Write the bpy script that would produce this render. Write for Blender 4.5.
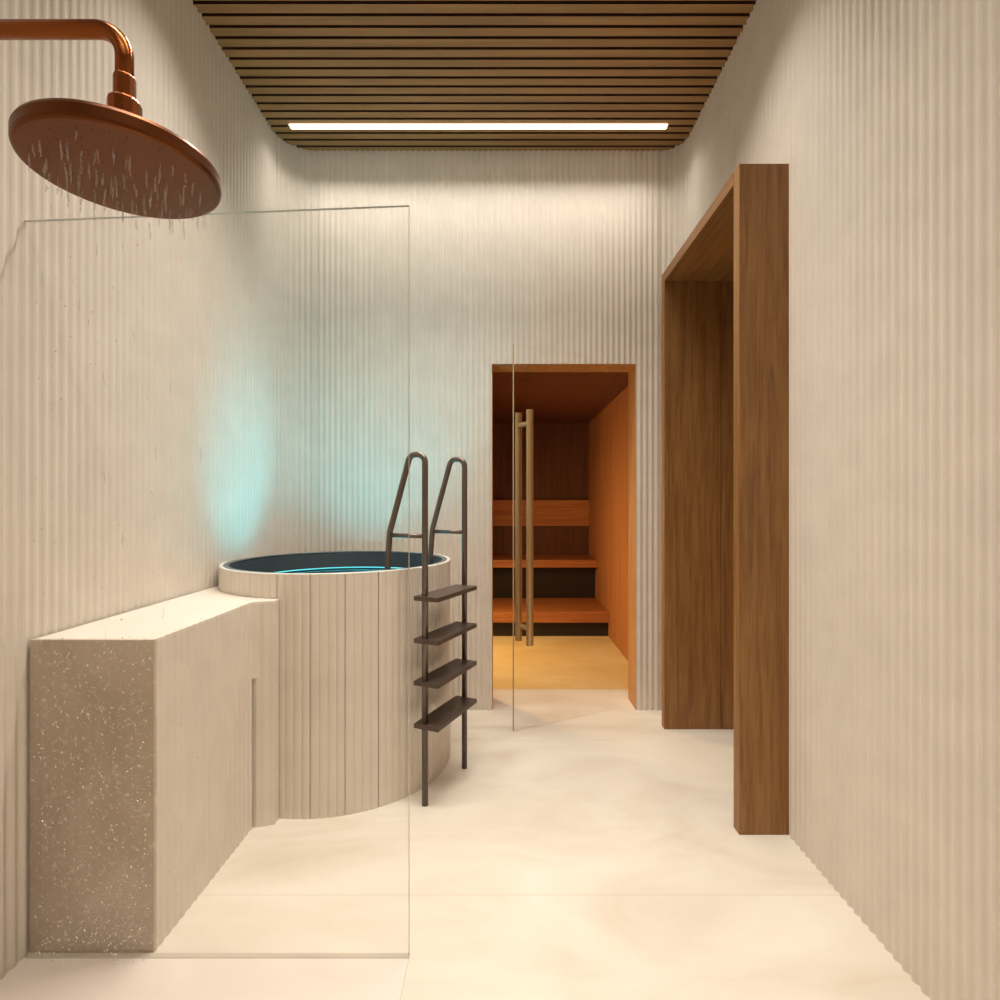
import bpy, bmesh, math, random
from mathutils import Vector, Matrix

for o in list(bpy.data.objects):
    bpy.data.objects.remove(o)
S = bpy.context.scene
C = S.collection
PI = math.pi
rnd = random.Random(7)

# ------------------------------------------------------------------ camera
cam = bpy.data.objects.new('camera', bpy.data.cameras.new('camera'))
C.objects.link(cam)
cam.location = (0, 0, 1.2)
cam.rotation_euler = (PI/2, 0, 0)
cam.data.sensor_width = 36
cam.data.lens = 19.8
cam.data.shift_x = -0.004
cam.data.shift_y = 0.003
cam.data.clip_start = 0.02
S.camera = cam
# ------------------------------------------------------------------ world, exposure
w = bpy.data.worlds.new('world'); S.world = w; w.use_nodes = True
w.node_tree.nodes['Background'].inputs[0].default_value = (0.9, 0.8, 0.7, 1)
w.node_tree.nodes['Background'].inputs[1].default_value = 0.02
S.view_settings.view_transform = 'Standard'
S.view_settings.look = 'None'
S.view_settings.gamma = 1
S.view_settings.use_curve_mapping = False
S.view_settings.exposure = 0.22
WARM = (1.0, 0.93, 0.84)
WARMER = (1.0, 0.89, 0.78)

def area(name, loc, rot, sx, sy, power, col, spread=PI):
    l = bpy.data.lights.new(name, 'AREA'); l.shape = 'RECTANGLE'; l.size = sx; l.size_y = sy
    l.energy = power; l.color = col; l.spread = spread
    o = bpy.data.objects.new(name, l); C.objects.link(o); o.location = loc; o.rotation_euler = rot
    return o
def spot(name, loc, target, power, col, angle, blend, rad=0.02):
    l = bpy.data.lights.new(name, 'SPOT'); l.energy = power; l.color = col
    l.spot_size = math.radians(angle); l.spot_blend = blend; l.shadow_soft_size = rad
    o = bpy.data.objects.new(name, l); C.objects.link(o); o.location = loc
    o.rotation_euler = (Vector(target)-Vector(loc)).to_track_quat('-Z', 'Y').to_euler()
    return o
LED = [(2.976, 9), (1.95, 21), (0.90, 9), (-0.15, 8.5)]
LEN = [2.04, 1.64, 1.64, 1.64]      # linear lamps in the ceiling: depth, watts
for (y, p), ln in zip(LED, LEN):
    area('linear_lamp_light', (-0.138, y, 3.222), (0, 0, 0), ln-0.01, 0.036, p, WARM if y > 1.5 else WARMER, math.radians(108))
TEAL = (0.15, 0.74, 0.86)
spot('tub_lamp_light', (-0.42, 2.50, 0.62), (-1.27, 2.64, 1.36), 50, TEAL, 44, 0.9)
spot('tub_lamp_light', (-0.62, 2.22, 0.55), (-0.82, 3.19, 2.00), 58, TEAL, 72, 1.0)
spot('tub_lamp_light', (-0.60, 2.55, 0.30), (-0.60, 2.56, 1.0), 26, TEAL, 110, 1.0, 0.06)
area('sauna_lamp_light', (-0.90, 4.30, 0.95), (0, -PI/2+0.35, 0), 0.9, 0.25, 25, (1.0, 0.66, 0.30), math.radians(140))

# ------------------------------------------------------------------ materials
def mat(name):
    m = bpy.data.materials.new(name); m.use_nodes = True
    return m, m.node_tree.nodes, m.node_tree.links, m.node_tree.nodes['Principled BSDF']
def coords(N, L, scale, rot=(0, 0, 0)):
    t = N.new('ShaderNodeTexCoord'); mp = N.new('ShaderNodeMapping')
    mp.inputs['Scale'].default_value = scale; mp.inputs['Rotation'].default_value = rot
    L.new(t.outputs['Object'], mp.inputs[0]); return mp.outputs[0]
def ramp(N, stops):
    r = N.new('ShaderNodeValToRGB')
    while len(r.color_ramp.elements) < len(stops): r.color_ramp.elements.new(0.5)
    for e, (p, c) in zip(r.color_ramp.elements, stops):
        e.position = p; e.color = (*c, 1)
    return r
def noise(N, L, vec, scale, detail=4, rough=0.5, dist=0):
    n = N.new('ShaderNodeTexNoise'); n.inputs['Scale'].default_value = scale
    n.inputs['Detail'].default_value = detail; n.inputs['Roughness'].default_value = rough
    n.inputs['Distortion'].default_value = dist; L.new(vec, n.inputs[0]); return n.outputs[0]
def simple(name, col, rough=0.5, metal=0, **kw):
    m, N, L, B = mat(name)
    n = noise(N, L, coords(N, L, (1, 1, 1)), 9, 3)
    r = ramp(N, [(0.3, tuple(c*0.96 for c in col)), (0.7, tuple(min(1, c*1.03) for c in col))])
    L.new(n, r.inputs[0]); L.new(r.outputs[0], B.inputs['Base Color'])
    B.inputs['Roughness'].default_value = rough; B.inputs['Metallic'].default_value = metal
    for k, v in kw.items(): B.inputs[k.replace('_', ' ')].default_value = v
    return m
def wood(name, dark, mid, light, axis=2, rough=0.5, fine=1.0, along=1.3):
    m, N, L, B = mat(name)
    sc = [26*fine, 26*fine, 26*fine]; sc[axis] = along
    v = coords(N, L, tuple(sc))
    n1 = noise(N, L, v, 1.0, 6, 0.6, 0.6)
    sc2 = [150*fine]*3; sc2[axis] = 5*along
    n2 = noise(N, L, coords(N, L, tuple(sc2)), 1.0, 3, 0.6)
    mx = N.new('ShaderNodeMath'); mx.operation = 'MULTIPLY_ADD'
    L.new(n2, mx.inputs[0]); mx.inputs[1].default_value = 0.35; L.new(n1, mx.inputs[2])
    r = ramp(N, [(0.48, dark), (0.66, mid), (0.84, light)])
    L.new(mx.outputs[0], r.inputs[0]); L.new(r.outputs[0], B.inputs['Base Color'])
    B.inputs['Roughness'].default_value = rough
    b = N.new('ShaderNodeBump'); b.inputs['Strength'].default_value = 0.12; b.inputs['Distance'].default_value = 0.002
    L.new(mx.outputs[0], b.inputs['Height']); L.new(b.outputs[0], B.inputs['Normal'])
    return m
def stone(name, c0, c1, c2, scale=1.4, rough=0.35, joints=()):
    m, N, L, B = mat(name)
    v = coords(N, L, (1, 1.8, 1), (0, 0, 0.5))
    n1 = noise(N, L, v, scale, 8, 0.55, 1.2)
    r = ramp(N, [(0.32, c0), (0.5, c1), (0.68, c2)])
    L.new(n1, r.inputs[0]); out = r.outputs[0]
    if joints:
        t = N.new('ShaderNodeTexCoord'); sx = N.new('ShaderNodeSeparateXYZ'); L.new(t.outputs['Object'], sx.inputs[0])
        for ax, val in joints:
            d = N.new('ShaderNodeMath'); d.operation = 'SUBTRACT'; L.new(sx.outputs[ax], d.inputs[0]); d.inputs[1].default_value = val
            a = N.new('ShaderNodeMath'); a.operation = 'ABSOLUTE'; L.new(d.outputs[0], a.inputs[0])
            lt = N.new('ShaderNodeMath'); lt.operation = 'LESS_THAN'; L.new(a.outputs[0], lt.inputs[0]); lt.inputs[1].default_value = 0.0011
            mx = N.new('ShaderNodeMixRGB'); L.new(lt.outputs[0], mx.inputs[0]); L.new(out, mx.inputs[1])
            mx.inputs[2].default_value = (c0[0]*0.86, c0[1]*0.84, c0[2]*0.80, 1); out = mx.outputs[0]
    L.new(out, B.inputs['Base Color']); B.inputs['Roughness'].default_value = rough
    return m
M = {}
M['plaster'] = simple('reeded_plaster', (0.72, 0.655, 0.575), 0.55)
M['stone'] = stone('ivory_stone', (0.68, 0.60, 0.49), (0.76, 0.705, 0.60), (0.81, 0.77, 0.67), joints=((1, 1.684), (1, 2.785)))
M['traystone'] = stone('shower_stone', (0.78, 0.70, 0.62), (0.82, 0.75, 0.67), (0.85, 0.79, 0.72))
M['bench_top'] = stone('bench_stone', (0.78, 0.71, 0.62), (0.83, 0.77, 0.69), (0.86, 0.81, 0.74))
M['honey'] = stone('honey_stone', (0.74, 0.55, 0.24), (0.80, 0.62, 0.30), (0.84, 0.68, 0.36))
M['tub'] = simple('tub_panels', (0.74, 0.67, 0.585), 0.5)
M['tub_rim'] = simple('tub_rim_white', (0.82, 0.80, 0.76), 0.3)
M['liner'] = simple('dark_liner', (0.022, 0.035, 0.042), 0.6, Specular_IOR_Level=0.15)
M['lip'] = simple('grey_lip', (0.10, 0.115, 0.115), 0.35)
M['oak'] = wood('oak', (0.19, 0.080, 0.021), (0.27, 0.124, 0.035), (0.335, 0.168, 0.052), 2, 0.5, 2.0, 2.6)
M['slat'] = wood('slat_oak', (0.24, 0.125, 0.040), (0.30, 0.160, 0.053), (0.35, 0.19, 0.066), 0, 0.6)
M['backing_and_shade'] = simple('ceiling_backing_and_shade', (0.045, 0.011, 0.005), 0.8)
M['cedar'] = wood('cedar', (0.30, 0.10, 0.025), (0.42, 0.15, 0.04), (0.50, 0.20, 0.06), 0, 0.5)
M['cedar_v'] = wood('cedar_wall', (0.28, 0.105, 0.03), (0.34, 0.13, 0.038), (0.39, 0.155, 0.048), 2, 0.6)
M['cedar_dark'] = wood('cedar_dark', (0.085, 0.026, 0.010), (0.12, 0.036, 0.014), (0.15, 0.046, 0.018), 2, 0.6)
M['cedar_lining'] = wood('cedar_lining', (0.34, 0.15, 0.045), (0.46, 0.22, 0.07), (0.54, 0.28, 0.10), 2, 0.5)
M['copper'] = simple('copper', (0.28, 0.085, 0.021), 0.27, 1.0)
M['copper_matt'] = simple('copper_matt', (0.15, 0.047, 0.013), 0.34, 0.9)
M['bronze'] = simple('dark_bronze', (0.155, 0.12, 0.10), 0.34, 0.7)
M['tread'] = simple('tread_bronze', (0.105, 0.075, 0.058), 0.45, 0.4)
M['brass'] = simple('aged_brass', (0.50, 0.32, 0.15), 0.38, 0.85)
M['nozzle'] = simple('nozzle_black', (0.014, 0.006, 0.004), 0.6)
M['seal'] = simple('seal_strip', (0.62, 0.55, 0.46), 0.5)
M['housing'] = simple('lamp_housing', (0.12, 0.07, 0.03), 0.5)
def travertine():
    m, N, L, B = mat('travertine')
    n1 = noise(N, L, coords(N, L, (1, 1, 0.6)), 5, 8, 0.6, 0.5)
    r = ramp(N, [(0.3, (0.46, 0.37, 0.28)), (0.5, (0.53, 0.435, 0.335)), (0.7, (0.60, 0.50, 0.40))])
    L.new(n1, r.inputs[0])
    n2 = noise(N, L, coords(N, L, (1, 1, 1)), 60, 3, 0.6, 0.8)
    r2 = ramp(N, [(0.56, (0, 0, 0)), (0.66, (1, 1, 1))]); L.new(n2, r2.inputs[0])
    mm = N.new('ShaderNodeMath'); mm.operation = 'MULTIPLY'; L.new(r2.outputs[0], mm.inputs[0]); mm.inputs[1].default_value = 0.5
    mx = N.new('ShaderNodeMixRGB'); L.new(mm.outputs[0], mx.inputs[0]); L.new(r.outputs[0], mx.inputs[1]); mx.inputs[2].default_value = (0.80, 0.73, 0.63, 1)
    L.new(mx.outputs[0], B.inputs['Base Color']); B.inputs['Roughness'].default_value = 0.3
    return m
M['travertine'] = travertine()
def emit(name, col, s):
    m, N, L, B = mat(name)
    B.inputs['Base Color'].default_value = (*col, 1)
    B.inputs['Emission Color'].default_value = (*col, 1); B.inputs['Emission Strength'].default_value = s
    return m
M['led'] = emit('led_diffuser', (1.0, 0.90, 0.74), 2.6)
M['teal_led'] = emit('teal_lamp', (0.08, 0.75, 0.9), 6)
M['teal_strip'] = emit('teal_strip', (0.10, 0.62, 0.70), 0.9)
M['amber_led'] = emit('amber_lamp', (1.0, 0.5, 0.15), 3)
def thin_glass(name, tint, refl=1.0, rough=0.02):
    m, N, L, B = mat(name); N.remove(B)
    t = N.new('ShaderNodeBsdfTransparent'); t.inputs[0].default_value = (*tint, 1)
    g = N.new('ShaderNodeBsdfGlossy'); g.inputs['Roughness'].default_value = rough
    lw = N.new('ShaderNodeFresnel'); lw.inputs[0].default_value = 1.45
    ml = N.new('ShaderNodeMath'); ml.operation = 'MULTIPLY'; ml.inputs[1].default_value = refl; L.new(lw.outputs[0], ml.inputs[0])
    mx = N.new('ShaderNodeMixShader'); L.new(ml.outputs[0], mx.inputs[0]); L.new(t.outputs[0], mx.inputs[1]); L.new(g.outputs[0], mx.inputs[2])
    L.new(mx.outputs[0], N['Material Output'].inputs[0])
    return m
M['glass'] = thin_glass('clear_glass', (0.99, 0.99, 0.985), 0.15)
M['doorglass'] = thin_glass('door_glass', (0.998, 0.992, 0.985), 0.1)
M['edge'] = simple('glass_edge', (0.52, 0.52, 0.47), 0.2)
M['edge_amber'] = simple('glass_edge_amber', (0.50, 0.30, 0.14), 0.2)
def water_mat():
    m, N, L, B = mat('teal_water'); N.remove(B)
    t = N.new('ShaderNodeBsdfTransparent'); t.inputs[0].default_value = (0.55, 0.85, 0.9, 1)
    g = N.new('ShaderNodeBsdfGlossy'); g.inputs['Roughness'].default_value = 0.03
    n = noise(N, L, coords(N, L, (1, 1, 1)), 6, 2)
    b = N.new('ShaderNodeBump'); b.inputs['Strength'].default_value = 0.3; b.inputs['Distance'].default_value = 0.01
    L.new(n, b.inputs['Height']); L.new(b.outputs[0], g.inputs['Normal'])
    f = N.new('ShaderNodeFresnel'); f.inputs[0].default_value = 1.33
    mx = N.new('ShaderNodeMixShader'); L.new(f.outputs[0], mx.inputs[0]); L.new(t.outputs[0], mx.inputs[1]); L.new(g.outputs[0], mx.inputs[2])
    tl = N.new('ShaderNodeBsdfTranslucent'); tl.inputs[0].default_value = (0.10, 0.62, 0.70, 1)
    m2 = N.new('ShaderNodeMixShader'); m2.inputs[0].default_value = 0.35
    L.new(mx.outputs[0], m2.inputs[1]); L.new(tl.outputs[0], m2.inputs[2])
    L.new(m2.outputs[0], N['Material Output'].inputs[0])
    return m
M['water'] = water_mat()
def drop_mat(name, alpha):
    m, N, L, B = mat(name); N.remove(B)
    d = N.new('ShaderNodeBsdfDiffuse'); t = N.new('ShaderNodeBsdfTranslucent'); g = N.new('ShaderNodeBsdfGlossy'); g.inputs['Roughness'].default_value = 0.1
    tr = N.new('ShaderNodeBsdfTransparent')
    for q in (d, t): q.inputs[0].default_value = (0.97, 0.96, 0.95, 1)
    a = N.new('ShaderNodeMixShader'); L.new(d.outputs[0], a.inputs[1]); L.new(t.outputs[0], a.inputs[2])
    b = N.new('ShaderNodeMixShader'); b.inputs[0].default_value = 0.3; L.new(a.outputs[0], b.inputs[1]); L.new(g.outputs[0], b.inputs[2])
    c = N.new('ShaderNodeMixShader'); c.inputs[0].default_value = alpha; L.new(tr.outputs[0], c.inputs[1]); L.new(b.outputs[0], c.inputs[2])
    L.new(c.outputs[0], N['Material Output'].inputs[0])
    return m
M['drop'] = drop_mat('water_drop', 0.75)
M['jet'] = drop_mat('water_jet', 0.17)

# ------------------------------------------------------------------ helpers
def obj(name, bm, m, parent=None, smooth=False):
    bmesh.ops.recalc_face_normals(bm, faces=bm.faces)
    me = bpy.data.meshes.new(name); bm.to_mesh(me); bm.free()
    for k in (m if isinstance(m, (list, tuple)) else [m]): me.materials.append(k)
    if smooth:
        for p in me.polygons: p.use_smooth = True
    o = bpy.data.objects.new(name, me); C.objects.link(o)
    if parent:
        o.parent = parent; o.location = -Vector(parent.location)
    return o
def tag(o, label, cat, group=None, kind=None):
    o['label'] = label; o['category'] = cat
    if group: o['group'] = group
    if kind: o['kind'] = kind
    return o
def thing(name, label, cat, loc=(0, 0, 0), group=None, kind=None):
    o = bpy.data.objects.new(name, None); C.objects.link(o); o.location = loc; o.empty_display_size = 0.1
    return tag(o, label, cat, group, kind)
def box(bm, x0, x1, y0, y1, z0, z1, bev=0):
    vs = [bm.verts.new((x, y, z)) for x in (x0, x1) for y in (y0, y1) for z in (z0, z1)]
    fs = [(0, 1, 3, 2), (4, 6, 7, 5), (0, 4, 5, 1), (2, 3, 7, 6), (0, 2, 6, 4), (1, 5, 7, 3)]
    faces = [bm.faces.new([vs[i] for i in f]) for f in fs]
    if bev:
        es = list({e for f in faces for e in f.edges})
        bmesh.ops.bevel(bm, geom=es, offset=bev, segments=2, affect='EDGES', profile=0.5)
    return faces
def prism(bm, pts, z0, z1):
    a = [bm.verts.new((x, y, z0)) for x, y in pts]; b = [bm.verts.new((x, y, z1)) for x, y in pts]
    n = len(pts)
    for i in range(n): bm.faces.new((a[i], a[(i+1) % n], b[(i+1) % n], b[i]))
    bm.faces.new(a[::-1]); bm.faces.new(b)
def tube(bm, pts, r, seg=20, cap=True):
    pts = [Vector(p) for p in pts]; rings = []
    up = None
    for i, p in enumerate(pts):
        d = (pts[min(i+1, len(pts)-1)]-pts[max(i-1, 0)]).normalized()
        if up is None:
            up = Vector((0, 0, 1)) if abs(d.z) < 0.9 else Vector((0, 1, 0))
        s = d.cross(up).normalized(); up = s.cross(d).normalized()
        rr = r[i] if isinstance(r, (list, tuple)) else r
        rings.append([bm.verts.new(p+rr*(math.cos(2*PI*k/seg)*s+math.sin(2*PI*k/seg)*up)) for k in range(seg)])
    for a, b in zip(rings, rings[1:]):
        for k in range(seg): bm.faces.new((a[k], a[(k+1) % seg], b[(k+1) % seg], b[k]))
    if cap: bm.faces.new(rings[0][::-1]); bm.faces.new(rings[-1])
def lathe(bm, prof, cx, cy, seg=96, closed=False):
    rings = []
    for r, z in prof:
        rings.append([bm.verts.new((cx+r*math.cos(2*PI*k/seg), cy+r*math.sin(2*PI*k/seg), z)) for k in range(seg)] if r > 1e-6 else [bm.verts.new((cx, cy, z))])
    pairs = list(zip(rings, rings[1:])) + ([(rings[-1], rings[0])] if closed else [])
    for a, b in pairs:
        if len(a) == 1 and len(b) == 1: continue
        for k in range(seg):
            q = (k+1) % seg
            if len(a) == 1: bm.faces.new((a[0], b[k], b[q]))
            elif len(b) == 1: bm.faces.new((a[k], a[q], b[0]))
            else: bm.faces.new((a[k], a[q], b[q], b[k]))
def fillet(pts, rad, n=8):                       # round the inner corners of a polyline
    pts = [Vector(p) for p in pts]; out = [pts[0]]
    for i in range(1, len(pts)-1):
        a = (pts[i-1]-pts[i]); b = (pts[i+1]-pts[i]); r = rad[i-1] if isinstance(rad, (list, tuple)) else rad
        ang = a.angle(b); t = r/math.tan(ang/2); an, bn = a.normalized(), b.normalized()
        p0 = pts[i]+an*t; p1 = pts[i]+bn*t
        c = pts[i]+(an+bn).normalized()*(r/math.sin(ang/2))
        v0 = p0-c; v1 = p1-c
        for k in range(n+1):
            out.append(c+v0.normalized().slerp(v1.normalized(), k/n)*v0.length)
    out.append(pts[-1]); return out
FR = (0.0, 0.06, 0.17, 0.33, 0.5, 0.67, 0.83, 0.94)
PITCH = 0.0325; AMP = 0.0072
def path_reeds(segs, n, s0=0.0, amp=AMP):
    """segs: list of ('L', p0, p1) / ('A', centre, r, a0, a1) with the room on the LEFT of travel; returns inner and outer points"""
    tot = 0; parts = []
    for s in segs:
        ln = (Vector(s[2])-Vector(s[1])).length if s[0] == 'L' else abs(s[4]-s[3])*s[2]
        parts.append((tot, ln, s)); tot += ln
    ss = set([0.0, tot]); k0 = int(math.floor(s0/PITCH))-1
    k = k0
    while True:
        b = k*PITCH-s0
        if b > tot: break
        for f in FR:
            v = b+f*PITCH
            if 0 < v < tot: ss.add(v)
        k += 1
    res = []
    for v in sorted(ss):
        for (t0, ln, s) in parts:
            if v <= t0+ln+1e-9:
                u = (v-t0)/ln
                if s[0] == 'L':
                    p = Vector(s[1]).lerp(Vector(s[2]), u); d = (Vector(s[2])-Vector(s[1])).normalized(); nn = Vector((-d.y, d.x))
                else:
                    a = s[3]+(s[4]-s[3])*u; c = Vector(s[1]); rad = Vector((math.cos(a), math.sin(a)))
                    p = c+rad*s[2]; nn = -rad if s[4] > s[3] else rad
                h = amp*(0.5-0.5*math.cos(2*PI*(v+s0)/PITCH))
                res.append((p+nn*h, p-nn*n)); break
    return res
def reeded_wall(bm, segs, z0, z1, thick=0.14, s0=0.0):
    pr = path_reeds(segs, thick, s0)
    ra = [[bm.verts.new((p.x, p.y, z)) for z in (z0, z1)]+[bm.verts.new((q.x, q.y, z)) for z in (z0, z1)] for p, q in pr]
    for a, b in zip(ra, ra[1:]):
        bm.faces.new((a[0], b[0], b[1], a[1])); bm.faces.new((a[2], a[3], b[3], b[2]))
        bm.faces.new((a[1], b[1], b[3], a[3])); bm.faces.new((a[0], a[2], b[2], b[0]))
    for a in (ra[0], ra[-1]): bm.faces.new((a[0], a[1], a[3], a[2]))

# ------------------------------------------------------------------ room
XL, XR, YB, YF, H = -1.272, 1.032, 3.188, -1.30, 3.24
RL, RR = 0.18, 0.13
TOP = 3.33
bm = bmesh.new(); box(bm, -1.45, 1.62, YF-0.14, 3.545, -0.10, 0.0)
tag(obj('floor', bm, M['stone']), 'ivory marble floor of large slabs with faint veins', 'floor', kind='structure')
bm = bmesh.new(); box(bm, -1.45, 1.62, 3.545, 6.2, -0.10, 0.0)
tag(obj('floor_sauna', bm, M['honey']), 'honey golden floor inside the sauna', 'floor', kind='structure')
# room on the left of travel: right wall runs away from the camera, back wall runs right to left, left wall runs back
bm = bmesh.new(); reeded_wall(bm, [('A', (XL+RL, YB-RL), RL, PI/2, PI), ('L', (XL, YB-RL), (XL, YF))], 0, TOP)
tag(obj('wall_left', bm, M['plaster']), 'cream vertically reeded wall on the left, curving into the back wall', 'wall', kind='structure')
DX0, DX1, DZ = -0.070, 0.765, 2.006
bm = bmesh.new()
for xa, xb, z0, z1 in ((DX0, XL+RL, 0, TOP), (XR-RR, DX1, 0, TOP), (DX1, DX0, DZ, TOP)):
    reeded_wall(bm, [('L', (xa, YB), (xb, YB))], z0, z1, 0.16, s0=(XR-RR-xa))
tag(obj('wall_back', bm, M['plaster']), 'cream vertically reeded back wall around the sauna opening', 'wall', kind='structure')
PY0, PY1, PX0, PZ, PT = 1.988, 2.966, 0.850, 2.427, 0.050
bm = bmesh.new()
for ya, yb, z0, z1 in ((YF, PY0+0.01, 0, TOP), (PY0+0.01, PY1-0.01, PZ-0.01, TOP), (PY1-0.01, YB-RR, 0, TOP)):
    segs = [('L', (XR, ya), (XR, yb))]
    if yb == YB-RR: segs.append(('A', (XR-RR, YB-RR), RR, 0, PI/2))
    reeded_wall(bm, segs, z0, z1, 0.14, s0=ya-YF)
tag(obj('wall_right', bm, M['plaster']), 'cream vertically reeded wall on the right around the wooden portal', 'wall', kind='structure')
bm = bmesh.new(); box(bm, -1.45, 1.2, YF-0.14, YF, 0, TOP)
tag(obj('wall_front', bm, M['plaster']), 'plain cream wall behind the viewer', 'wall', kind='structure')
# slatted ceiling
bm = bmesh.new()
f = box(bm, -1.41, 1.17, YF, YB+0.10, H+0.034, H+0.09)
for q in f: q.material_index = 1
SP = 0.0565; y = 2.976+SP/2
ys = []
k = -80
while k < 6:
    c = 2.976+SP*(k+0.5); k += 1
    if c-0.022 < YF or c > YB+0.02: continue
    ys.append(c)
for c in ys:
    y0, y1 = c-0.0205, c+0.0205
    q = box(bm, XL-0.03, XR+0.03, y0, y1, H, H+0.036); q[2].material_index = q[3].material_index = 1  # slat sides take the dark backing colour, painting in the gap shade
tag(obj('ceiling', bm, [M['slat'], M['backing_and_shade']]), 'oak slatted ceiling with dark gaps between the slats', 'ceiling', kind='structure')
# linear lamps
for i, (y, p) in enumerate(LED):
    t = thing('linear_ceiling_lamp', 'thin glowing warm white light strip set between the ceiling slats nearest the back wall' if i == 0 else ['', 'second light strip from the back wall in the slatted ceiling', 'third light strip from the back wall in the slatted ceiling', 'light strip in the slatted ceiling behind the viewer'][i], 'lamp', (-0.138, y, 3.235), 'strip lamps in the ceiling')
    bm = bmesh.new(); box(bm, -0.138-LEN[i]/2-0.014, -0.138+LEN[i]/2+0.014, y-0.005, y+0.005, H-0.001, H+0.030)
    obj('housing', bm, M['housing'], t)
    bm = bmesh.new(); box(bm, -0.138-LEN[i]/2, -0.138+LEN[i]/2, y-0.019, y+0.019, H-0.006, H-0.001, 0.002)
    obj('diffuser', bm, M['led'], t)

# ------------------------------------------------------------------ wooden portal in the right wall
t = thing('door_1', 'deep oak portal frame projecting from the right wall around a passage', 'doorway', (0.95, 2.477, 0), kind='structure')
def portal_post(y0, y1):
    bm = bmesh.new(); box(bm, PX0, 1.150, y0, y1, 0.0, PZ, 0.0015); return bm
obj('frame_post', portal_post(PY0, PY0+PT), M['oak'], t)
obj('frame_post', portal_post(PY1-PT, PY1), M['oak'], t)
bm = bmesh.new(); box(bm, PX0, 1.150, PY0+PT, PY1-PT, PZ-PT, PZ, 0.0015)
M['oak_h'] = wood('oak_lengthwise', (0.19, 0.080, 0.021), (0.27, 0.124, 0.035), (0.335, 0.168, 0.052), 1, 0.5, 2.0, 2.6)
obj('lintel', bm, M['oak_h'], t)
bm = bmesh.new()
box(bm, 1.153, 1.42, PY0, PY0+PT, 0, PZ); box(bm, 1.153, 1.42, PY1-PT-0.0, PY1, 0, PZ)
box(bm, 1.153, 1.42, PY0+PT, PY1-PT, PZ-PT, PZ)
obj('inner_lining', bm, M['oak'], t)
bm = bmesh.new(); box(bm, 1.42, 1.46, PY0, PY1, 0, PZ)
obj('door_leaf', bm, M['oak'], t)

# ------------------------------------------------------------------ sauna beyond the back wall
SX0, SX1, SYB, SZ = -1.00, 0.94, 6.10, 2.087
Y0 = YB+0.16
bm = bmesh.new(); box(bm, SX1, SX1+0.06, Y0, SYB+0.06, 0, SZ+0.06)
tag(obj('wall_sauna_right', bm, M['cedar_v']), 'orange cedar side wall inside the sauna', 'wall', kind='structure')
bm = bmesh.new(); box(bm, SX0-0.06, SX0, Y0, SYB+0.06, 0, SZ+0.06)
tag(obj('wall_sauna_left', bm, M['cedar_v']), 'cedar wall of the sauna hidden left of the opening', 'wall', kind='structure')
bm = bmesh.new(); box(bm, SX0, SX1, SYB, SYB+0.06, 0, SZ+0.06)
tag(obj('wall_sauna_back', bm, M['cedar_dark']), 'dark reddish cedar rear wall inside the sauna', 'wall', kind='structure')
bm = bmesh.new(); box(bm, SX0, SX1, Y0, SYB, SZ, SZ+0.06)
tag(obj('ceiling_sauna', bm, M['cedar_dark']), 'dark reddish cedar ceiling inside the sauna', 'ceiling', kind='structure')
bm = bmesh.new()
box(bm, DX1-0.002, DX1+0.004, YB+0.001, Y0+0.03, 0, DZ+0.01); box(bm, DX0-0.004, DX0+0.002, YB+0.001, Y0+0.03, 0, DZ+0.01)
box(bm, DX0+0.002, DX1-0.002, YB+0.001, Y0+0.03, DZ-0.002, DZ+0.004)
tag(obj('trim_1', bm, M['cedar_lining']), 'orange wood lining of the sauna opening', 'trim', kind='structure')
def plank_seams(bm, y0, y1): pass
# lowest step
t = thing('sauna_step', 'low orange wood step platform, lowest tier inside the sauna', 'sauna bench', (-0.03, 5.2, 0), 'tiers of the sauna bench')
for i in range(4):
    a = 4.915+i*0.186
    bm = bmesh.new(); box(bm, SX0+0.002, SX1-0.002, a, a+0.183, 0.19, 0.225, 0.003); obj('board', bm, M['cedar'], t)
bm = bmesh.new(); box(bm, SX0+0.002, SX1-0.002, 4.912, 4.935, 0.132, 0.190); obj('fascia', bm, M['cedar'], t)
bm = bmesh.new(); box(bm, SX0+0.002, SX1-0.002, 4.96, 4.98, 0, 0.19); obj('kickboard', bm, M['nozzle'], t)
t = thing('sauna_bench', 'orange wood sitting bench above the step inside the sauna', 'sauna bench', (-0.03, 5.8, 0), 'tiers of the sauna bench')
for i in range(3):
    a = 5.50+i*0.199
    bm = bmesh.new(); box(bm, SX0+0.002, SX1-0.002, a, a+0.196, 0.595, 0.630, 0.003); obj('board', bm, M['cedar'], t)
bm = bmesh.new(); box(bm, SX0+0.002, SX1-0.002, 5.497, 5.52, 0.555, 0.596); obj('fascia', bm, M['cedar'], t)
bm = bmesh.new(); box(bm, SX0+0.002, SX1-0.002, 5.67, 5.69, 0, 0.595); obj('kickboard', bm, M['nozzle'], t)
t = thing('sauna_wall_panel', 'wide orange wood backrest board across the rear of the sauna', 'wall panel', (-0.03, 6.05, 0.948))
bm = bmesh.new(); box(bm, SX0+0.002, SX1-0.002, 6.02, 6.09, 0.948, 1.233, 0.004); obj('board', bm, M['cedar'], t)
t = thing('sauna_lamp', 'amber lamp on the hidden left wall of the sauna', 'lamp', (SX0, 4.30, 1.1))
bm = bmesh.new(); box(bm, SX0, SX0+0.03, 4.16, 4.44, 0.62, 1.58, 0.004); obj('lamp_frame', bm, M['cedar'], t)
bm = bmesh.new(); box(bm, SX0+0.03, SX0+0.045, 4.175, 4.425, 0.65, 1.55, 0.004); obj('lamp_diffuser', bm, M['amber_led'], t)

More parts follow.
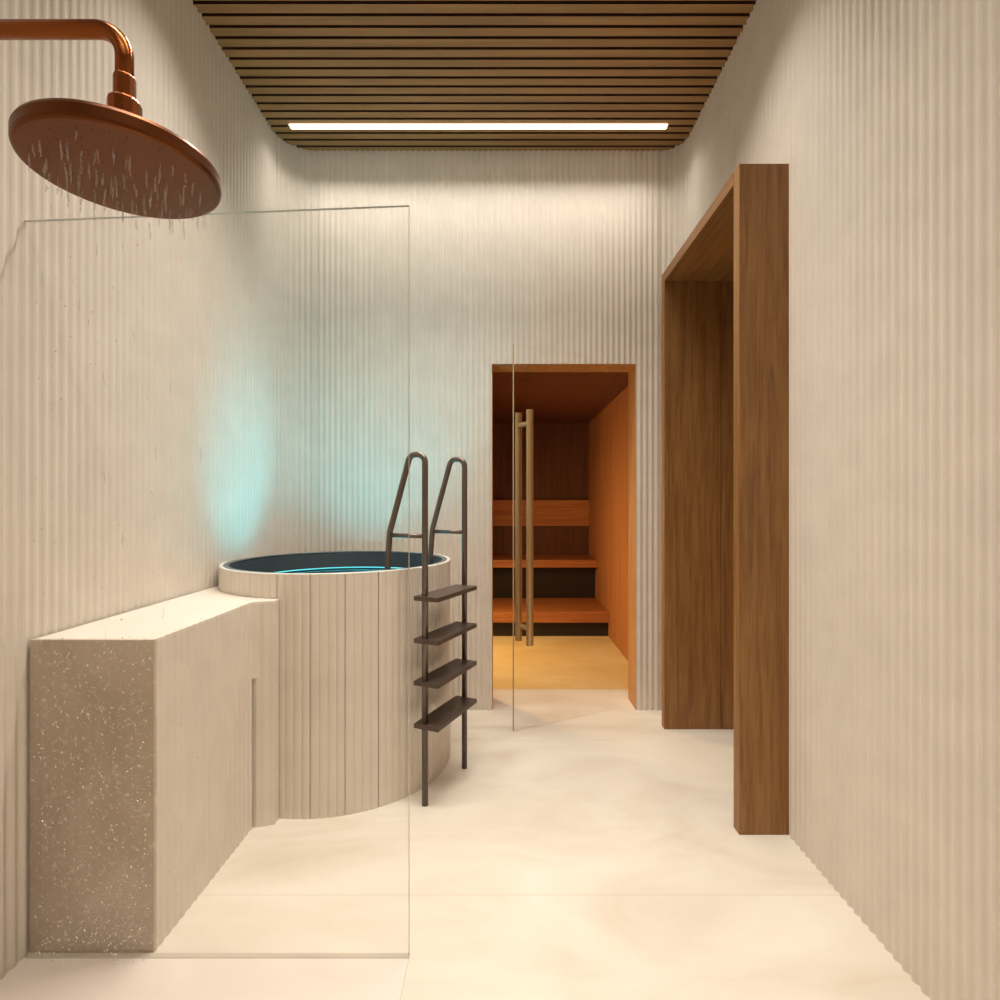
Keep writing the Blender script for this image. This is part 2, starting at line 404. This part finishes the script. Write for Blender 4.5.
# glass door, standing ajar
hx, hy, fx, fy = 0.620, 3.180, 0.048, 2.877
dv = Vector((fx-hx, fy-hy, 0)); W = dv.length; dv.normalize(); nv = Vector((-dv.y, dv.x, 0))
if nv.y > 0: nv = -nv
t = thing('door_2', 'frameless glass sauna door standing ajar with a tall bar handle', 'door', (hx, hy, 0), kind='structure')
def slab(bm, p0, d, n, w, th, z0, z1):
    a = [p0-n*th/2, p0+d*w-n*th/2, p0+d*w+n*th/2, p0+n*th/2]
    prism(bm, [(v.x, v.y) for v in a], z0, z1)
P0 = Vector((hx, hy, 0))
bm = bmesh.new(); slab(bm, P0, dv, nv, W-0.002, 0.010, 0.008, 2.030)
obj('glass_panel', bm, M['doorglass'], t)
bm = bmesh.new(); slab(bm, P0+dv*(W-0.002), dv, nv, 0.002, 0.0102, 0.008, 2.030)
obj('glass_edge', bm, M['edge_amber'], t)
mid = P0+dv*(W-0.066)
bm = bmesh.new()
for s in (1, -1):
    c = mid+nv*0.059*s
    tube(bm, [c+Vector((0, 0, 0.461)), c+Vector((0, 0, 1.684))], 0.0185, 28)
for z in (0.545, 1.615):
    tube(bm, [mid-nv*0.059+Vector((0, 0, z)), mid+nv*0.059+Vector((0, 0, z))], 0.014, 20)
obj('handle', bm, M['brass'], t)

# ------------------------------------------------------------------ plunge tub
TX, TY, TR, TH = -0.77, 2.60, 0.515, 0.931
t = thing('plunge_tub', 'round cream reeded plunge tub with dark liner in the far left corner', 'tub', (TX, TY, 0))
bm = bmesh.new()
ph = math.radians(-71.9); out = []
for k in range(100):
    for fr in FR:
        u = k+fr; a = ph+2*PI*u/100
        h = 0.0035*math.sqrt(max(0, math.sin(PI*(u % 1.0))))
        if fr == 0.0 and k % 4 == 0:
            out.append((a-0.0022, 0)); out.append((a-0.0018, -0.008)); out.append((a+0.0018, -0.008)); out.append((a+0.0022, 0)); continue
        out.append((a, h))
pts = [((TR-0.004+h)*math.cos(a), (TR-0.004+h)*math.sin(a)) for a, h in out]
n = len(pts)
v0 = [bm.verts.new((TX+x, TY+y, 0)) for x, y in pts]; v1 = [bm.verts.new((TX+x, TY+y, TH-0.004)) for x, y in pts]
v2 = [bm.verts.new((TX+0.49*math.cos(a), TY+0.49*math.sin(a), TH-0.004)) for a, h in out]
v3 = [bm.verts.new((TX+0.49*math.cos(a), TY+0.49*math.sin(a), 0)) for a, h in out]
for i in range(n):
    j = (i+1) % n
    for a, b in ((v0, v1), (v1, v2), (v2, v3), (v3, v0)): bm.faces.new((a[i], a[j], b[j], b[i]))
obj('tub_wall', bm, M['tub'], t)
bm = bmesh.new(); lathe(bm, [(0.498, TH-0.004), (TR-0.002, TH-0.004), (TR-0.002, TH-0.001), (TR-0.004, TH), (0.500, TH), (0.498, TH-0.001)], TX, TY, 160, True)
obj('rim', bm, M['tub_rim'], t, True)
bm = bmesh.new(); lathe(bm, [(0.476, TH-0.006), (0.497, TH-0.006), (0.497, TH+0.0005), (0.494, TH+0.001), (0.490, TH-0.002), (0.480, TH-0.002), (0.476, TH-0.001)], TX, TY, 160, True)
obj('inner_lip', bm, M['lip'], t, True)
bm = bmesh.new(); lathe(bm, [(0.497, TH-0.008), (0.478, TH-0.008), (0.470, TH-0.012), (0.470, 0.10), (0.0, 0.10), (0.0, 0.06), (0.490, 0.06), (0.490, TH-0.010), (0.497, TH-0.010)], TX, TY, 160)
obj('liner', bm, M['liner'], t, True)
for (p, d) in (((-0.42, 2.50, 0.62), (-1.27, 2.66, 1.30)), ((-0.62, 2.22, 0.55), (-0.82, 3.19, 1.75))):
    v = (Vector(d)-Vector(p)).normalized(); q = Vector(p)-v*0.03
    bm = bmesh.new(); tube(bm, [q-v*0.03, q], 0.045, 24); lm = obj('underwater_lamp', bm, M['bronze'], t)
    bm = bmesh.new(); tube(bm, [q, q+v*0.006], 0.036, 24); g = obj('lens', bm, M['teal_led'], None); g.parent = lm
bm = bmesh.new()
tube(bm, [(TX+0.4675*math.cos(a), TY+0.4675*math.sin(a), 0.842) for a in [math.radians(20+1.5*k) for k in range(94)]], 0.0028, 8)
obj('light_strip', bm, M['teal_strip'], t)
v = Vector((-0.60, 2.55, 0.30))
bm = bmesh.new(); tube(bm, [v-Vector((0, 0, 0.20)), v-Vector((0, 0, 0.01))], 0.05, 24); obj('underwater_lamp', bm, M['bronze'], t)
bm = bmesh.new(); lathe(bm, [(0.0, 0.835), (0.469, 0.835)], TX, TY, 120)
tag(obj('tub_water', bm, M['water']), 'teal lit water surface inside the round tub', 'water', kind='stuff')

# ------------------------------------------------------------------ bench along the left wall
BX, BY, BZ = -0.931, 1.467, 0.835
t = thing('stone_bench', 'tall cream stone ledge along the left wall running to the round tub', 'bench', (-1.1, 1.75, 0))
def bench_poly(notch, grow=0.0):
    side = [(p.x, p.y) for p, q in path_reeds([('L', (BX+0.004, 2.022), (BX, BY+0.012))], 0.05, amp=-0.004)][::-1]
    pts = [(XL+0.012, BY+0.012)]+side
    if notch: pts += [(BX+0.004, 2.022), (BX-0.03, 2.022), (BX-0.03, 2.034), (BX+0.016, 2.034)]
    else: pts += [(BX+0.004, 2.022), (BX+0.014, 2.029)]
    pts += [(-0.905, 2.037), (-0.890, 2.041), (-0.875, 2.047), (-0.856, 2.052)]
    r = TR+0.002; xx = -0.856
    while xx > XL+0.012:
        pts.append((xx, TY-math.sqrt(r*r-(xx-TX)**2))); xx -= 0.02
    xx = XL+0.012; pts.append((xx, TY-math.sqrt(max(0, r*r-(xx-TX)**2))))
    return pts
bm = bmesh.new(); prism(bm, bench_poly(True), 0.0, 0.554); prism(bm, bench_poly(False), 0.554, BZ-0.008)
obj('body', bm, M['tub'], t)
bm = bmesh.new(); prism(bm, bench_poly(False), BZ-0.008, BZ); obj('top_slab', bm, M['bench_top'], t)
bm = bmesh.new(); box(bm, XL+0.0065, BX-0.002, BY, BY+0.012, 0, BZ, 0.001); obj('end_panel', bm, M['travertine'], t)

# ------------------------------------------------------------------ ladder
A = Vector((-0.314, 2.185, 0)); B_ = Vector((-0.179, 2.491, 0))
u = (B_-A).normalized(); nrm = Vector((-u.y, u.x, 0))
t = thing('tub_ladder', 'dark bronze ladder with four treads hooked over the tub rim', 'ladder', tuple((A+B_)/2))
for P, hh in ((A, 1.394), (B_, 1.399)):
    bm = bmesh.new()
    z = Vector((0, 0, 1))
    pl = fillet([P, P+z*hh, P+nrm*0.070+z*hh, P+nrm*0.168+z*1.080, P+nrm*0.179+z*0.95, P+nrm*0.180+z*0.55], [0.034, 0.034, 0.10, 0.10], 8)
    tube(bm, pl, 0.0122, 20)
    r = obj('rail', bm, M['bronze'], t, True)
    bm = bmesh.new(); tube(bm, [P+z*1.068, P+nrm*0.169+z*1.068], 0.009, 16)
    b = obj('brace', bm, M['bronze'], None, True); b.parent = r
for z in (0.8305, 0.6625, 0.4942, 0.325):
    bm = bmesh.new()
    q = [A-u*0.020-nrm*0.072, B_-u*0.006-nrm*0.066, B_-u*0.006+nrm*0.040, A-u*0.020+nrm*0.040]
    prism(bm, [(v.x, v.y) for v in q], z-0.018, z)
    bmesh.ops.bevel(bm, geom=list(bm.edges), offset=0.0012, segments=2, affect='EDGES')
    obj('tread', bm, M['tread'], t)

# ------------------------------------------------------------------ shower screen, floor slab
GX, GY = -0.2505, 1.4505
t = thing('shower_screen', 'tall frameless clear glass panel beside the shower', 'glass screen', (-0.75, GY, 0))
def quadbox(bm, x0, x1, y0, y1, zb, zt0, zt1):
    vs = [(x0, y0, zb), (x1, y0, zb), (x1, y1, zb), (x0, y1, zb), (x0, y0, zt0), (x1, y0, zt1), (x1, y1, zt1), (x0, y1, zt0)]
    v = [bm.verts.new(p) for p in vs]
    for f in ((3, 2, 1, 0), (4, 5, 6, 7), (0, 1, 5, 4), (1, 2, 6, 5), (2, 3, 7, 6), (3, 0, 4, 7)): bm.faces.new([v[i] for i in f])
GL = XL-0.004
zt = lambda x: 1.986-(GX-x)*0.040
bm = bmesh.new(); quadbox(bm, GL, GX-0.0012, GY, GY+0.008, 0.004, zt(GL)-0.001, 1.985)
obj('glass_panel', bm, M['glass'], t)
bm = bmesh.new(); quadbox(bm, GX-0.0012, GX, GY, GY+0.008, 0.004, 1.986, 1.986)
obj('glass_edge', bm, M['edge'], t)
bm = bmesh.new()
vs = []
for x in (GL, GX-0.0012):
    for yy in (GY, GY+0.008):
        for dz in (-0.001, 0.0): vs.append(bm.verts.new((x, yy, zt(x)+dz)))
for f in ((0, 1, 3, 2), (4, 6, 7, 5), (0, 4, 5, 1), (2, 3, 7, 6), (0, 2, 6, 4), (1, 5, 7, 3)): bm.faces.new([vs[i] for i in f])
obj('glass_top_edge', bm, M['edge'], t)
bm = bmesh.new(); box(bm, XL+0.012, GX, GY-0.004, GY+0.012, 0.0, 0.004); obj('seal', bm, M['seal'], t)
bm = bmesh.new(); box(bm, XL+0.012, GX, 0.15, GY-0.006, 0.0, 0.004)
tag(obj('shower_floor_slab', bm, M['traystone']), 'pale stone slab forming the shower floor before the glass screen', 'shower floor')

# ------------------------------------------------------------------ shower head and arm
SXc, SYc, SZc = -0.683, 0.99, 1.788
t = thing('rain_shower_head', 'copper rain shower with a wide round head on a bent wall arm', 'shower', (SXc, SYc, SZc))
bm = bmesh.new()
tube(bm, fillet([(XL, SYc, 2.052), (SXc, SYc, 2.052), (SXc, SYc, 1.95)], 0.050, 14), 0.0146, 32)
obj('arm', bm, M['copper'], t, True)
bm = bmesh.new(); tube(bm, [(XL+0.002, SYc, 2.052), (XL+0.016, SYc, 2.052)], 0.034, 32); obj('wall_flange', bm, M['copper'], t)
bm = bmesh.new(); lathe(bm, [(0, 1.922), (0.0178, 1.922), (0.0178, 1.964), (0.0162, 1.967), (0, 1.967)], SXc, SYc, 12); obj('lock_nut', bm, M['copper'], t)
bm = bmesh.new(); lathe(bm, [(0, 1.81), (0.024, 1.81), (0.0268, 1.822), (0.0268, 1.919), (0.0245, 1.923), (0, 1.923)], SXc, SYc, 12); obj('collar', bm, M['copper'], t)
bm = bmesh.new(); R = 0.1555
lathe(bm, [(0, 1.788), (R-0.006, 1.788), (R-0.002, 1.790), (R, 1.795), (R, 1.811), (R-0.003, 1.817), (R-0.012, 1.819), (0.035, 1.822), (0, 1.822)], SXc, SYc, 120)
d = obj('disc', bm, M['copper_matt'], t)
bm = bmesh.new()
noz = []
for k, rr in enumerate((0.02, 0.042, 0.064, 0.086, 0.108, 0.130)):
    m_ = 6*(k+1)
    for j in range(m_):
        a = 2*PI*j/m_+k*0.3; x, y = SXc+rr*math.cos(a), SYc+rr*math.sin(a)
        noz.append((x, y)); lathe(bm, [(0, 1.7870), (0.0008, 1.7870), (0.0009, 1.7885)], x, y, 8)
g = obj('nozzles', bm, M['nozzle'], None); g.parent = d; g['kind'] = 'stuff'

# ------------------------------------------------------------------ falling water
ico = bmesh.new(); bmesh.ops.create_icosphere(ico, subdivisions=1, radius=1.0)
IV = [v.co.copy() for v in ico.verts]; IF = [[v.index for v in f.verts] for f in ico.faces]; ico.free()
def blob(V, F, p, r, st=1.0, lean=0.0):
    b = len(V)
    for v in IV: V.append((p[0]+v.x*r+v.z*st*lean*r, p[1]+v.y*r, p[2]+v.z*r*st))
    for f in IF: F.append([b+i for i in f])
def raw(name, V, F, m):
    me = bpy.data.meshes.new(name); me.from_pydata(V, [], F); me.materials.append(m)
    for p in me.polygons: p.use_smooth = True
    o = bpy.data.objects.new(name, me); C.objects.link(o); return o
V, F = [], []
for i in range(260):
    x, y = rnd.choice(noz); z = 1.78-1.3*rnd.random()
    sp = 0.004+0.05*(1.78-z)/1.78
    p = (x+rnd.gauss(0, sp), y+rnd.gauss(0, sp), z)
    blob(V, F, p, rnd.choice((0.0004, 0.0006, 0.0008, 0.0011)), rnd.choice((1, 1.4, 2.2)), rnd.uniform(-0.6, 0.6))
for i in range(1200):                               # splashes rebounding off the floor and the bench end
    p = (rnd.uniform(-1.2, -0.90), rnd.uniform(1.36, 1.444), 0.05+0.80*rnd.random()**1.5)
    blob(V, F, p, rnd.choice((0.0008, 0.001, 0.0013, 0.0018)), rnd.choice((1, 1, 1.4, 2)), rnd.uniform(-1, 1))
JV, JF = [], []
for x, y in noz:
    if rnd.random() < 0.3: continue
    for q in range(rnd.choice((1, 1, 1, 2))):
        z = 1.785-0.02*rnd.random() if q == 0 else 1.785-0.06-0.8*rnd.random()**1.6
        l = rnd.uniform(0.015, 0.042)*(1 if q == 0 else 0.8); n_ = 9; dx = dy = 0
        b = len(V)
        for k in range(n_):
            dx += rnd.gauss(0, 0.0005); dy += rnd.gauss(0, 0.0005)
            rr = rnd.uniform(0.0010, 0.0026)*(1 if q == 0 else 0.4)*math.sin(PI*(k+0.5)/n_)**0.5
            for a in range(5): V.append((x+dx+rr*math.cos(a*2*PI/5), y+dy+rr*math.sin(a*2*PI/5), z-l*k/(n_-1)))
        for k in range(n_-1):
            for a in range(5):
                c = (a+1) % 5; JF.append([b+5*k+a, b+5*k+c, b+5*k+5+c, b+5*k+5+a])
nd = len(F)
o = raw('shower_water', V, F+JF, M['drop'])
o.data.materials.append(M['jet'])
for p in o.data.polygons[nd:]: p.material_index = 1
tag(o, 'thin jets and bright droplets of water falling from the copper shower head', 'water', kind='stuff')
